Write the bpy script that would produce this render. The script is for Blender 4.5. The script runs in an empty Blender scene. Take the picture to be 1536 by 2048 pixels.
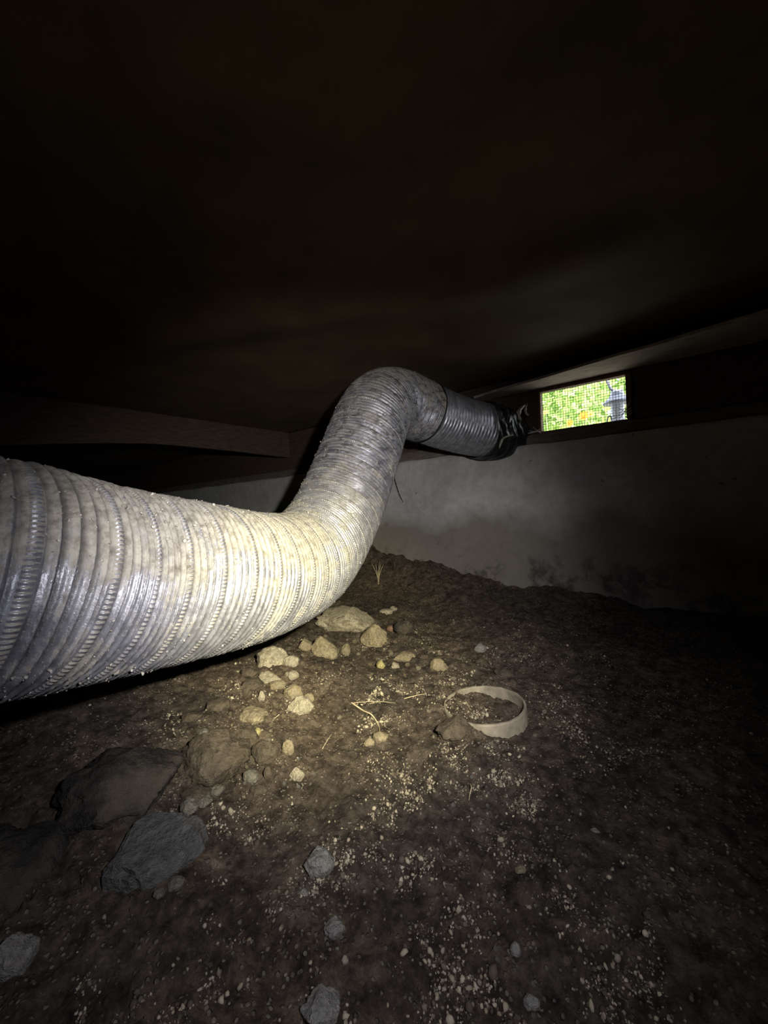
import bpy, bmesh, math, random
import numpy as np
from mathutils import Vector, Matrix, noise

scene = bpy.context.scene
C = scene.collection
random.seed(7)
rng = np.random.default_rng(7)

# ------------------------------------------------------------------ camera
W, H, FPX = 1536.0, 2048.0, 800.0          # photograph frame and focal length in pixels
CAM_H = 0.428                              # lens height above the dirt
WALL_Y = 1.80                              # inner face of the concrete wall with the vent
YAW, PITCH, ROLL = math.radians(39.0), math.radians(-0.8), math.radians(2.5)
cam_data = bpy.data.cameras.new('camera')
cam_data.sensor_width = 36.0
cam_data.lens = 36.0 * FPX / H
cam_data.clip_start = 0.01
cam = bpy.data.objects.new('camera', cam_data)
C.objects.link(cam)
rot = (Matrix.Rotation(YAW, 3, 'Z') @ Matrix.Rotation(math.pi / 2 + PITCH, 3, 'X')
       @ Matrix.Rotation(-ROLL, 3, 'Z'))
cam.matrix_world = Matrix.Translation((0, 0, CAM_H)) @ rot.to_4x4()
scene.camera = cam
CAM = Vector((0, 0, CAM_H))


def ray(px, py):
    return rot @ Vector(((px - W / 2) / FPX, (H / 2 - py) / FPX, -1.0))


def at(px, py, depth):
    return CAM + ray(px, py) * depth


def at_wall(px, py, y=WALL_Y):
    d = ray(px, py)
    return CAM + d * (y / d.y)


# ------------------------------------------------------------------ world, lights, exposure
scene.view_settings.view_transform = 'Standard'
scene.view_settings.look = 'None'
scene.view_settings.exposure = 0.0
scene.view_settings.gamma = 1.0
scene.view_settings.use_curve_mapping = False
world = bpy.data.worlds.new('sky')
scene.world = world
world.use_nodes = True
bg = world.node_tree.nodes['Background']
bg.inputs['Color'].default_value = (0.86, 0.95, 1.0, 1)
bg.inputs['Strength'].default_value = 6.5

sun_d = bpy.data.lights.new('sun', 'SUN')
sun_d.energy = 17.0
sun_d.angle = 0.02
sun_d.color = (1.0, 0.96, 0.86)
sun = bpy.data.objects.new('sun', sun_d)
C.objects.link(sun)
sun.rotation_euler = (math.radians(38), 0, math.radians(24))

TORCH = CAM + rot @ Vector((0.12, 0.095, 0.02))


def spot(name, watts, half_deg, blend, color, aim, radius=0.012):
    d = bpy.data.lights.new(name, 'SPOT')
    d.energy = watts
    d.spot_size = math.radians(2 * half_deg)
    d.spot_blend = blend
    d.color = color
    d.shadow_soft_size = radius
    o = bpy.data.objects.new(name, d)
    C.objects.link(o)
    o.location = TORCH
    o.rotation_euler = (aim - TORCH).to_track_quat('-Z', 'Y').to_euler()


# the hand torch beside the phone: a yellowish hot spot inside a cooler spill
spot('torch_hot_spot', 62, 24, 1.0, (1.0, 0.91, 0.40), at(655, 1265, 1.0))
spot('torch_inner_beam', 56, 38, 1.0, (1.0, 0.96, 0.90), at(690, 1130, 1.0))
spot('torch_spill', 8.0, 50, 0.75, (0.92, 0.92, 1.0), at(680, 1270, 1.0))


# ------------------------------------------------------------------ material helpers
def mat(name, build):
    m = bpy.data.materials.new(name)
    m.use_nodes = True
    nt = m.node_tree
    nt.nodes.clear()
    out = nt.nodes.new('ShaderNodeOutputMaterial')
    p = nt.nodes.new('ShaderNodeBsdfPrincipled')
    nt.links.new(p.outputs[0], out.inputs[0])
    build(nt, p, out)
    return m


def node(nt, kind, **kw):
    n = nt.nodes.new(kind)
    for k, v in kw.items():
        if k in n.inputs.keys():
            n.inputs[k].default_value = v
        else:
            setattr(n, k, v)
    return n


def tex(nt, scale, detail=6, rough=0.6, coord='Object', stretch=None):
    tc = node(nt, 'ShaderNodeTexCoord')
    src = tc.outputs[coord]
    if stretch:
        mp = node(nt, 'ShaderNodeMapping')
        mp.inputs['Scale'].default_value = stretch
        nt.links.new(src, mp.inputs[0])
        src = mp.outputs[0]
    n = node(nt, 'ShaderNodeTexNoise', Scale=scale, Detail=detail, Roughness=rough)
    nt.links.new(src, n.inputs['Vector'])
    return n.outputs['Fac']


def ramp(nt, fac, stops):
    r = node(nt, 'ShaderNodeValToRGB')
    e = r.color_ramp.elements
    while len(e) < len(stops):
        e.new(0.5)
    for el, (p, c) in zip(e, stops):
        el.position = p
        el.color = (c[0], c[1], c[2], 1) if not isinstance(c, (int, float)) else (c, c, c, 1)
    nt.links.new(fac, r.inputs[0])
    return r.outputs[0]


def mix(nt, fac, a, b, mode='MIX'):
    n = node(nt, 'ShaderNodeMix', data_type='RGBA', blend_type=mode)
    for sock, v in ((n.inputs[0], fac), (n.inputs[6], a), (n.inputs[7], b)):
        if hasattr(v, 'is_output') or isinstance(v, bpy.types.NodeSocket):
            nt.links.new(v, sock)
        elif isinstance(v, (int, float)):
            sock.default_value = v
        else:
            sock.default_value = (*v, 1)
    return n.outputs[2]


def math_node(nt, op, a, b=0.0, clamp=False):
    n = node(nt, 'ShaderNodeMath', operation=op, use_clamp=clamp)
    for sock, v in ((n.inputs[0], a), (n.inputs[1], b)):
        if isinstance(v, bpy.types.NodeSocket):
            nt.links.new(v, sock)
        else:
            sock.default_value = v
    return n.outputs[0]


def bump(nt, p, h, strength=0.5, dist=0.01):
    b = node(nt, 'ShaderNodeBump', Strength=strength, Distance=dist)
    nt.links.new(h, b.inputs['Height'])
    nt.links.new(b.outputs[0], p.inputs['Normal'])


def plain(name, color, rough=0.7, metal=0.0, scale=30, var=0.35, bmp=0.3, dist=0.004, stretch=None):
    def f(nt, p, out):
        n = tex(nt, scale, 6, 0.65, stretch=stretch)
        lo = tuple(c * (1 - var) for c in color)
        hi = tuple(min(1, c * (1 + var)) for c in color)
        nt.links.new(ramp(nt, n, [(0.3, lo), (0.7, hi)]), p.inputs['Base Color'])
        p.inputs['Roughness'].default_value = rough
        p.inputs['Metallic'].default_value = metal
        if bmp:
            bump(nt, p, n, bmp, dist)
    return mat(name, f)


# ------------------------------------------------------------------ mesh helpers
def tag(o, label=None, cat=None, group=None, kind=None):
    for k, v in (('label', label), ('category', cat), ('group', group), ('kind', kind)):
        if v:
            o[k] = v
    return o


def link(name, me, m=None, parent=None, smooth=False):
    o = bpy.data.objects.new(name, me)
    C.objects.link(o)
    if m:
        me.materials.append(m)
    if parent:
        o.parent = parent
    if smooth:
        me.polygons.foreach_set('use_smooth', [True] * len(me.polygons))
    return o


def empty(name, loc):
    o = bpy.data.objects.new(name, None)
    o.empty_display_size = 0.05
    C.objects.link(o)
    o.location = loc
    bpy.context.view_layer.update()
    return o


def np_mesh(name, V, Fq):
    """mesh from numpy verts and an (n, k) face array"""
    me = bpy.data.meshes.new(name)
    V = np.asarray(V, np.float32)
    Fq = np.asarray(Fq, np.int32)
    k = Fq.shape[1]
    me.vertices.add(len(V))
    me.vertices.foreach_set('co', V.ravel())
    me.loops.add(Fq.size)
    me.loops.foreach_set('vertex_index', Fq.ravel())
    me.polygons.add(len(Fq))
    me.polygons.foreach_set('loop_start', np.arange(len(Fq), dtype=np.int32) * k)
    me.polygons.foreach_set('loop_total', np.full(len(Fq), k, np.int32))
    me.update(calc_edges=True)
    me.validate()
    return me


def grid_faces(n, m, wrap=False):
    """rows n, columns m, row-major"""
    i = np.arange(n - 1)[:, None]
    j = np.arange(m if wrap else m - 1)[None, :]
    a = i * m + j
    b = i * m + (j + 1) % m
    return np.stack([a, b, b + m, a + m], -1).reshape(-1, 4)


def box_bm(bm, lo, hi, bevel=0.0):
    r = bmesh.ops.create_cube(bm, size=1)
    vs = r['verts']
    for v in vs:
        v.co = Vector([lo[i] + (v.co[i] + 0.5) * (hi[i] - lo[i]) for i in range(3)])
    if bevel:
        es = list({e for v in vs for e in v.link_edges})
        bmesh.ops.bevel(bm, geom=es, offset=bevel, segments=2, affect='EDGES')


def box(name, lo, hi, m, parent=None, bevel=0.0, rough_it=0.0, cuts=0):
    bm = bmesh.new()
    org = [(lo[i] + hi[i]) / 2 for i in range(3)]
    box_bm(bm, [lo[i] - org[i] for i in range(3)], [hi[i] - org[i] for i in range(3)], bevel)
    if cuts:
        bmesh.ops.subdivide_edges(bm, edges=[e for e in bm.edges if e.calc_length() > 0.15], cuts=cuts, use_grid_fill=True)
    if rough_it:
        for v in bm.verts:
            p = (v.co + Vector(org)) * 9
            v.co += noise.noise_vector(p) * rough_it
    me = bpy.data.meshes.new(name)
    bm.to_mesh(me)
    bm.free()
    o = link(name, me, m)
    o.location = org
    if parent:
        bpy.context.view_layer.update()
        o.parent = parent
        o.matrix_parent_inverse = parent.matrix_world.inverted()
    return o


def tube_mesh(name, pts, radii, sides=7):
    pts = [Vector(p) for p in pts]
    V, Fc = [], []
    up = Vector((0.13, 0.31, 0.94))
    for i, p in enumerate(pts):
        t = (pts[min(i + 1, len(pts) - 1)] - pts[max(i - 1, 0)]).normalized()
        a = t.cross(up)
        if a.length < 1e-3:
            a = t.cross(Vector((1, 0, 0)))
        a.normalize()
        b = t.cross(a)
        r = radii[i] if hasattr(radii, '__len__') else radii
        for k in range(sides):
            th = 2 * math.pi * k / sides
            V.append(p + (a * math.cos(th) + b * math.sin(th)) * r)
    for i in range(len(pts) - 1):
        for k in range(sides):
            Fc.append((i * sides + k, i * sides + (k + 1) % sides,
                       (i + 1) * sides + (k + 1) % sides, (i + 1) * sides + k))
    Fc.append(tuple(range(sides))[::-1])
    Fc.append(tuple((len(pts) - 1) * sides + k for k in range(sides)))
    me = bpy.data.meshes.new(name)
    me.from_pydata(V, [], Fc)
    me.update()
    return me


def smooth_path(pts, n=8):
    pts = [Vector(p) for p in pts]
    P = [2 * pts[0] - pts[1]] + pts + [2 * pts[-1] - pts[-2]]
    out = []
    for i in range(1, len(P) - 2):
        for k in range(n):
            t = k / n
            a, b, c, d = P[i - 1], P[i], P[i + 1], P[i + 2]
            out.append(0.5 * (2 * b + (c - a) * t + (2 * a - 5 * b + 4 * c - d) * t * t + (3 * b - a - 3 * c + d) * t ** 3))
    out.append(pts[-1])
    return out


# vectorised value noise ------------------------------------------------
def _hash(ix, iy, seed):
    h = (ix.astype(np.int64) * 374761393 + iy.astype(np.int64) * 668265263 + seed * 982451653) & 0x7fffffff
    h = ((h ^ (h >> 13)) * 1274126177) & 0x7fffffff
    return ((h ^ (h >> 16)) & 0xffff) / 65535.0


def vnoise(x, y, seed=0):
    ix, iy = np.floor(x), np.floor(y)
    fx, fy = x - ix, y - iy
    fx = fx * fx * fx * (fx * (fx * 6 - 15) + 10)
    fy = fy * fy * fy * (fy * (fy * 6 - 15) + 10)
    a, b = _hash(ix, iy, seed), _hash(ix + 1, iy, seed)
    c, d = _hash(ix, iy + 1, seed), _hash(ix + 1, iy + 1, seed)
    return (a + (b - a) * fx) * (1 - fy) + (c + (d - c) * fx) * fy


def fbm(x, y, octaves=5, seed=0, gain=0.5):
    s, a, tot = 0, 1.0, 0
    for o in range(octaves):
        s = s + a * vnoise(x * 2 ** o + 17.3 * o, y * 2 ** o - 9.1 * o, seed + o)
        tot += a
        a *= gain
    return s / tot


# ------------------------------------------------------------------ materials
def soil(nt, p, out):
    n1 = tex(nt, 3.2, 5, 0.6)
    n2 = tex(nt, 42, 9, 0.75)
    n3 = tex(nt, 13, 6, 0.7)
    base = ramp(nt, n2, [(0.34, (0.030, 0.023, 0.019)), (0.47, (0.105, 0.084, 0.070)), (0.60, (0.23, 0.19, 0.155)), (0.74, (0.38, 0.32, 0.26))])
    tint = ramp(nt, n1, [(0.38, (0.62, 0.61, 0.63)), (0.66, (1.3, 1.2, 1.08))])
    col = mix(nt, 1.0, base, tint, 'MULTIPLY')
    # grit: small pale grains bedded in the dirt, in drifts
    tc = node(nt, 'ShaderNodeTexCoord')
    vo = node(nt, 'ShaderNodeTexVoronoi', Scale=190.0)
    nt.links.new(tc.outputs['Object'], vo.inputs['Vector'])
    dot = ramp(nt, vo.outputs['Distance'], [(0.30, 1.0), (0.46, 0.0)])
    sc = node(nt, 'ShaderNodeSeparateColor')
    nt.links.new(vo.outputs['Color'], sc.inputs[0])
    drift = ramp(nt, n3, [(0.44, 0.0), (0.62, 1.0)])
    pick = math_node(nt, 'ADD', sc.outputs[0], math_node(nt, 'MULTIPLY', drift, 0.55))
    pick = ramp(nt, pick, [(0.86, 0.0), (0.92, 1.0)])
    m_ = math_node(nt, 'MULTIPLY', dot, pick)
    grain = ramp(nt, sc.outputs[1], [(0.0, (0.20, 0.165, 0.125)), (1.0, (0.52, 0.46, 0.36))])
    col = mix(nt, math_node(nt, 'MULTIPLY', m_, 0.8), col, grain)
    nt.links.new(col, p.inputs['Base Color'])
    p.inputs['Roughness'].default_value = 0.95
    p.inputs['Specular IOR Level'].default_value = 0.2
    h = math_node(nt, 'ADD', n2, math_node(nt, 'MULTIPLY', m_, 0.35))
    bump(nt, p, h, 1.0, 0.02)


def concrete(nt, p, out):
    n1 = tex(nt, 2.2, 6, 0.6)
    n2 = tex(nt, 26, 7, 0.7)
    n3 = tex(nt, 11, 4, 0.75)
    col = ramp(nt, n1, [(0.3, (0.36, 0.355, 0.34)), (0.5, (0.54, 0.54, 0.535)), (0.7, (0.64, 0.64, 0.64))])
    col = mix(nt, 0.35, col, ramp(nt, n2, [(0.3, 0.4), (0.6, 1.1)]), 'MULTIPLY')
    spots = ramp(nt, n3, [(0.66, 0.0), (0.71, 1.0)])
    col = mix(nt, math_node(nt, 'MULTIPLY', spots, 0.6), col, (0.06, 0.055, 0.05))
    # dried mud splashed up from the dirt: brown near the foot of the wall
    g = node(nt, 'ShaderNodeNewGeometry')
    s = node(nt, 'ShaderNodeSeparateXYZ')
    nt.links.new(g.outputs['Position'], s.inputs[0])
    hgt = math_node(nt, 'ADD', s.outputs[2], math_node(nt, 'MULTIPLY', n1, -0.55))
    mud = ramp(nt, hgt, [(0.0, 1.0), (0.14, 0.0)])
    col = mix(nt, math_node(nt, 'MULTIPLY', mud, 0.8), col, (0.17, 0.14, 0.115))
    smut = math_node(nt, 'MULTIPLY', ramp(nt, tex(nt, 7, 6, 0.7), [(0.50, 0.0), (0.60, 1.0)]), ramp(nt, s.outputs[2], [(0.10, 1.0), (0.26, 0.0)]))
    col = mix(nt, math_node(nt, 'MULTIPLY', smut, 0.8), col, (0.055, 0.045, 0.038))
    nt.links.new(col, p.inputs['Base Color'])
    p.inputs['Roughness'].default_value = 0.9
    bump(nt, p, math_node(nt, 'ADD', n2, n1), 0.45, 0.01)


def stone(name, lo, mid, hi, scale=28, dirt=0.38):
    def f(nt, p, out):
        oi = node(nt, 'ShaderNodeObjectInfo')
        n1 = tex(nt, scale, 8, 0.7)
        n2 = tex(nt, scale * 4, 5, 0.7)
        col = ramp(nt, n1, [(0.32, lo), (0.5, mid), (0.68, hi)])
        g = ramp(nt, n2, [(0.3, 0.55), (0.65, 1.15)])
        col = mix(nt, 0.8, col, g, 'MULTIPLY')
        d = ramp(nt, tex(nt, scale * 1.2, 7, 0.7), [(0.48, 0.0), (0.58, 1.0)])
        col = mix(nt, math_node(nt, 'MULTIPLY', d, dirt), col, (0.10, 0.075, 0.055))
        nt.links.new(col, p.inputs['Base Color'])
        p.inputs['Roughness'].default_value = 0.92
        p.inputs['Specular IOR Level'].default_value = 0.25
        bump(nt, p, math_node(nt, 'ADD', n1, n2), 0.9, 0.010)
    return mat(name, f)


def island(name, stops, rough=0.9):
    def f(nt, p, out):
        g = node(nt, 'ShaderNodeNewGeometry')
        nt.links.new(ramp(nt, g.outputs['Random Per Island'], stops), p.inputs['Base Color'])
        p.inputs['Roughness'].default_value = rough
        p.inputs['Specular IOR Level'].default_value = 0.2
    return mat(name, f)


def duct_metal(dust_top, dust_all, rough, base=(0.48, 0.48, 0.525), flake=True):
    def f(nt, p, out):
        geo = node(nt, 'ShaderNodeNewGeometry')
        sp = node(nt, 'ShaderNodeSeparateXYZ')
        nt.links.new(geo.outputs['True Normal'], sp.inputs[0])
        n1 = tex(nt, 14, 8, 0.72)
        n2 = tex(nt, 70, 6, 0.7)
        n3 = tex(nt, 5, 3, 0.6)
        # settled dust: more on what faces up, patchy
        up = node(nt, 'ShaderNodeMapRange', **{'From Min': -0.35, 'From Max': 0.95, 'To Min': 0.0, 'To Max': 1.0})
        nt.links.new(sp.outputs[2], up.inputs[0])
        cover = math_node(nt, 'ADD', math_node(nt, 'MULTIPLY', up.outputs[0], dust_top), dust_all)
        cover = math_node(nt, 'ADD', cover, math_node(nt, 'MULTIPLY', math_node(nt, 'SUBTRACT', n1, 0.5), 1.6), True)
        mask = ramp(nt, cover, [(0.34, 0.0), (0.52, 1.0)])
        dust = ramp(nt, n2, [(0.32, (0.14, 0.125, 0.105)), (0.58, (0.385, 0.36, 0.32))])
        metal_col = mix(nt, 0.5, base, ramp(nt, n3, [(0.35, (0.62, 0.62, 0.72)), (0.65, (0.92, 0.92, 0.97))]), 'MULTIPLY')
        smear = ramp(nt, tex(nt, 40, 8, 0.75), [(0.42, 0.55), (0.62, 1.0)])
        metal_col = mix(nt, 1.0, metal_col, smear, 'MULTIPLY')
        col = mix(nt, mask, metal_col, dust)
        if flake:
            # bare dark patches where the dust crust has dropped off the upper lengths
            w = tex(nt, 26, 7, 0.78, stretch=(1, 1, 2.6))
            pz = node(nt, 'ShaderNodeSeparateXYZ')
            nt.links.new(geo.outputs['Position'], pz.inputs[0])
            dark = math_node(nt, 'MULTIPLY', ramp(nt, w, [(0.535, 0.0), (0.56, 1.0)]),
                             ramp(nt, pz.outputs[2], [(0.40, 0.0), (0.62, 1.0)]))
            col = mix(nt, math_node(nt, 'MULTIPLY', dark, 0.8), col, (0.075, 0.07, 0.068))
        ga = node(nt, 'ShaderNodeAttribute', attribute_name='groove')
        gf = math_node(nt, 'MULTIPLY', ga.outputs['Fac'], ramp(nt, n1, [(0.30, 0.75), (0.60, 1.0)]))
        col = mix(nt, gf, col, (0.045, 0.043, 0.045))  # shade of the folds between beads, painted dark into the duct colour
        nt.links.new(col, p.inputs['Base Color'])
        met = math_node(nt, 'SUBTRACT', 0.50, math_node(nt, 'MULTIPLY', mask, 0.46))
        nt.links.new(met, p.inputs['Metallic'])
        rr = math_node(nt, 'ADD', rough, math_node(nt, 'MULTIPLY', mask, 0.5), True)
        nt.links.new(rr, p.inputs['Roughness'])
        bump(nt, p, math_node(nt, 'ADD', n2, math_node(nt, 'MULTIPLY', mask, 0.8)), 0.35, 0.003)
    return f


M = {}
M['soil'] = mat('soil', soil)
M['concrete'] = mat('concrete', concrete)
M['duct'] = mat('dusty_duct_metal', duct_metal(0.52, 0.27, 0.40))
M['duct_end'] = mat('clean_duct_metal', duct_metal(0.16, 0.02, 0.30, (0.55, 0.55, 0.60), False))
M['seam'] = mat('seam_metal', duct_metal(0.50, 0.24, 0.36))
M['dust'] = island('dust_crumbs', [(0.0, (0.22, 0.20, 0.17)), (0.6, (0.38, 0.355, 0.32)), (1.0, (0.56, 0.54, 0.50))])
M['gravel'] = island('gravel', [(0.0, (0.055, 0.043, 0.035)), (0.40, (0.12, 0.095, 0.075)), (0.58, (0.26, 0.22, 0.165)),
                                (1.0, (0.48, 0.42, 0.32))])
M['brown_wood'] = plain('old_brown_wood', (0.085, 0.056, 0.040), 0.8, 0, 18, 0.45, 0.3, 0.004, (1, 1, 7))
M['grey_wood'] = plain('grey_weathered_wood', (0.15, 0.125, 0.105), 0.85, 0, 16, 0.4, 0.35, 0.004, (1, 6, 6))
M['ledge'] = plain('pale_ledge_board', (0.42, 0.35, 0.31), 0.85, 0, 16, 0.4, 0.35, 0.004, (1, 6, 6))
M['subfloor'] = plain('brown_subfloor', (0.12, 0.078, 0.040), 0.8, 0, 5, 0.35, 0.25, 0.01)
M['tape'] = plain('black_tape', (0.012, 0.012, 0.013), 0.32, 0, 40, 0.4, 0.5, 0.004)
M['torn'] = plain('torn_tape', (0.38, 0.35, 0.30), 0.7, 0, 60, 0.4, 0.3)
M['band'] = plain('dark_band', (0.03, 0.03, 0.032), 0.45, 0.6, 40)
M['plastic_ring'] = plain('dusty_ring_plastic', (0.27, 0.235, 0.18), 0.85, 0, 34, 0.45, 0.4, 0.003)
M['root'] = plain('dry_root', (0.46, 0.38, 0.25), 0.85, 0, 60, 0.35, 0.3)
M['dark_root'] = plain('dark_root', (0.05, 0.035, 0.025), 0.85, 0, 60, 0.35, 0.3)
M['web'] = plain('spider_silk', (0.75, 0.75, 0.78), 0.6, 0, 50, 0.1, 0)
M['wire'] = plain('galvanised_wire', (0.30, 0.32, 0.30), 0.5, 0.3, 50, 0.3, 0)
M['rust_frame'] = plain('rusty_vent_frame', (0.16, 0.09, 0.065), 0.85, 0.1, 45, 0.5, 0.4)
M['lantern'] = plain('grey_fixture', (0.16, 0.17, 0.23), 0.55, 0.2, 20, 0.2, 0.1)
M['lantern_light'] = plain('pale_fixture_body', (0.40, 0.42, 0.52), 0.6, 0.1, 20, 0.2, 0.1)
M['petal'] = plain('orange_petal', (0.80, 0.27, 0.005), 0.6, 0, 30, 0.2, 0)
M['petal_pale'] = plain('yellow_petal', (0.85, 0.70, 0.10), 0.6, 0, 30, 0.2, 0)
M['lawn'] = plain('garden_soil', (0.48, 0.44, 0.36), 0.9, 0, 14, 0.4, 0.3)
M['stem'] = plain('green_stem', (0.22, 0.30, 0.10), 0.8, 0, 20, 0.3, 0.2)


def leaf_mat(name, stops):
    def f(nt, p, out):
        g = node(nt, 'ShaderNodeNewGeometry')
        c = ramp(nt, g.outputs['Random Per Island'], stops)
        nt.links.new(c, p.inputs['Base Color'])
        p.inputs['Roughness'].default_value = 0.5
        tr = node(nt, 'ShaderNodeBsdfTranslucent')
        nt.links.new(c, tr.inputs[0])
        mx = node(nt, 'ShaderNodeMixShader')
        mx.inputs[0].default_value = 0.45
        nt.links.new(p.outputs[0], mx.inputs[1])
        nt.links.new(tr.outputs[0], mx.inputs[2])
        nt.links.new(mx.outputs[0], out.inputs[0])
    return mat(name, f)


M['leaf'] = leaf_mat('shrub_leaf', [(0.0, (0.16, 0.28, 0.07)), (0.4, (0.34, 0.50, 0.14)), (0.8, (0.58, 0.72, 0.28)), (1.0, (0.75, 0.80, 0.45))])
M['leaf_big'] = leaf_mat('broad_leaf', [(0.0, (0.30, 0.50, 0.08)), (1.0, (0.55, 0.72, 0.16))])

STONES = {
    'pale': stone('pale_stone', (0.38, 0.32, 0.23), (0.58, 0.51, 0.39), (0.74, 0.67, 0.54)),
    'tan': stone('tan_stone', (0.26, 0.205, 0.13), (0.43, 0.355, 0.24), (0.57, 0.485, 0.35)),
    'grey': stone('grey_stone', (0.22, 0.21, 0.195), (0.38, 0.365, 0.34), (0.54, 0.52, 0.49)),
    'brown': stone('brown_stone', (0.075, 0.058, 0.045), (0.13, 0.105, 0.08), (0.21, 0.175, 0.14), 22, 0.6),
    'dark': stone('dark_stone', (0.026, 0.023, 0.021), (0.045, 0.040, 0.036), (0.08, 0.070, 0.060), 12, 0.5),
    'yellow': stone('yellow_stone', (0.40, 0.34, 0.14), (0.55, 0.48, 0.22), (0.68, 0.60, 0.32), 28, 0.2),
    'red': stone('reddish_stone', (0.20, 0.10, 0.075), (0.32, 0.18, 0.13), (0.42, 0.26, 0.20), 28, 0.3),
    'dull': stone('dull_stone', (0.16, 0.145, 0.12), (0.26, 0.24, 0.20), (0.37, 0.35, 0.30)),
    'slab': stone('grey_slab_stone', (0.09, 0.09, 0.09), (0.13, 0.13, 0.13), (0.19, 0.19, 0.185), 14, 0.25),
}

# ------------------------------------------------------------------ the crawl space shell
X0, X1, Y0 = -7.5, 1.5, -1.3
CONC_TOP = 0.672
WIN_LO, WIN_HI = at_wall(1079, 862), at_wall(1248, 752)
WX0, WX1 = WIN_LO.x, WIN_HI.x
WZ0, WZ1 = 0.5 * (WIN_LO.z + at_wall(1250, 840).z), 0.5 * (WIN_HI.z + at_wall(1079, 774).z)
CEIL = 0.985


def ground(x, y):
    x = np.asarray(x, float)
    y = np.asarray(y, float)
    z = 0.050 * (fbm(x * 1.5 + 3, y * 1.5, 4, 3) - 0.5)
    z = z + 0.050 * (fbm(x * 6, y * 6, 4, 11) - 0.5)
    z = z + 0.018 * (fbm(x * 24, y * 24, 4, 31, 0.6) - 0.5)
    cl = fbm(x * 55, y * 55, 3, 37, 0.6)
    z = z + 0.016 * np.abs(cl - 0.5) * (0.4 + fbm(x * 7, y * 7, 2, 39)) + 0.010 * np.clip(cl - 0.58, 0, 1)
    # dirt banked against the wall, higher towards the far left
    bank = np.interp(x, [-3.0, -1.9, -1.50, -1.25, -1.05, -0.7, -0.3, 0.5], [0.20, 0.19, 0.165, 0.12, 0.075, 0.045, 0.02, 0.0])
    lump = 0.55 + 0.9 * fbm(x * 9, y * 5 + 4, 3, 51)
    z = z + bank * lump * np.exp(-((WALL_Y - y) / 0.20) ** 2)
    # low mound on the left in front of the duct's shadow
    z = z + 0.070 * np.exp(-((x + 0.95) ** 2 / 0.12 + (y - 0.20) ** 2 / 0.10))
    z = z + 0.035 * np.exp(-((x + 0.80) ** 2 / 0.05 + (y - 0.55) ** 2 / 0.05))
    return z


def gz(x, y):
    return float(ground(np.array([x]), np.array([y]))[0])


def at_ground(px, py):
    """where the line of sight first meets the dirt (or the foot of the wall)"""
    d = ray(px, py)
    tmax = (WALL_Y - 0.02) / d.y if d.y > 0 else 9.0
    tmax = min(tmax, 5.0)
    t = np.linspace(0.15, tmax, 1500)
    gap = CAM_H + d.z * t - ground(d.x * t, d.y * t)
    i = int(np.argmax(gap < 0)) if (gap < 0).any() else len(t) - 1
    p = CAM + d * float(t[i])
    p.z = gz(p.x, p.y)
    return p, (p - CAM).dot(rot @ Vector((0, 0, -1)))


# floor: a polar net round the spot below the camera, fine where it is near, clipped to the room
fa = math.atan2(ray(768, 1024).y, ray(768, 1024).x)
ang = np.concatenate([np.linspace(-0.95, 0.95, 720), np.linspace(0.95, 2 * math.pi - 0.95, 90)[1:-1]]) + fa
ca, sa = np.cos(ang), np.sin(ang)
bx = np.where(ca > 0, X1 / np.maximum(ca, 1e-6), X0 / np.minimum(ca, -1e-6))
by = np.where(sa > 0, (WALL_Y + 0.03) / np.maximum(sa, 1e-6), Y0 / np.minimum(sa, -1e-6))
rmax = np.minimum(bx, by)
tt = np.concatenate([[0.0], np.exp(np.linspace(math.log(0.16), 0, 520))])
rr = np.concatenate([[0.02], np.zeros(520)])
tcol = np.exp(np.linspace(0, 1, 521)[:, None] * np.log(rmax / 0.16)[None, :]) * 0.16
tcol[0] = 0.005
FX, FY = tcol * ca, tcol * sa
FZ = ground(FX, FY)
floor = link('floor', np_mesh('floor', np.stack([FX, FY, FZ], -1).reshape(-1, 3), grid_faces(521, len(ang), True)[:, ::-1]), M['soil'], None, True)
floor['kind'] = 'structure'

# concrete wall with the vent: a surface with cast unevenness on a thick body
nx, nz = 260, 46
gx, gzv = np.meshgrid(np.linspace(X0, X1, nx), np.linspace(-0.08, CONC_TOP, nz))
gy = WALL_Y + 0.016 * (fbm(gx * 3, gzv * 3, 4, 71) - 0.5)
gzt = gzv + (gzv >= CONC_TOP - 1e-6) * 0.008 * (fbm(gx * 8, gzv * 0, 3, 77) - 0.5)
front = np.stack([gx, gy, gzt], -1)
back = front.copy()
back[..., 1] = WALL_Y + 0.2
V = np.concatenate([front.reshape(-1, 3), back.reshape(-1, 3)])
Fq = list(grid_faces(nz, nx))
n = nx * nz
Fq += list(grid_faces(nz, nx)[:, ::-1] + n)
for i in range(nx - 1):
    a, b = (nz - 1) * nx + i, (nz - 1) * nx + i + 1
    Fq.append((a, b, b + n, a + n))
    Fq.append((i + 1, i, i + n, i + 1 + n))
for j in range(nz - 1):
    a, b = j * nx, (j + 1) * nx
    Fq.append((a, b, b + n, a + n))
    a, b = j * nx + nx - 1, (j + 1) * nx + nx - 1
    Fq.append((b, a, a + n, b + n))
wall = link('wall_back', np_mesh('wall_back', V, np.array(Fq)), M['concrete'], None, True)
wall['kind'] = 'structure'


def struct(name, lo, hi, m, **kw):
    o = box(name, lo, hi, m, **kw)
    o['kind'] = 'structure'
    return o


struct('wall_left', (X0 - 0.2, Y0 - 0.2, -0.1), (X0, WALL_Y + 0.2, CEIL + 0.1), M['concrete'], rough_it=0.004, cuts=6)
struct('wall_right', (X1, Y0 - 0.2, -0.1), (X1 + 0.2, WALL_Y + 0.2, CEIL + 0.1), M['concrete'], rough_it=0.004, cuts=6)
struct('wall_front', (X0, Y0 - 0.2, -0.1), (X1, Y0, CEIL + 0.1), M['concrete'], rough_it=0.004, cuts=6)
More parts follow.
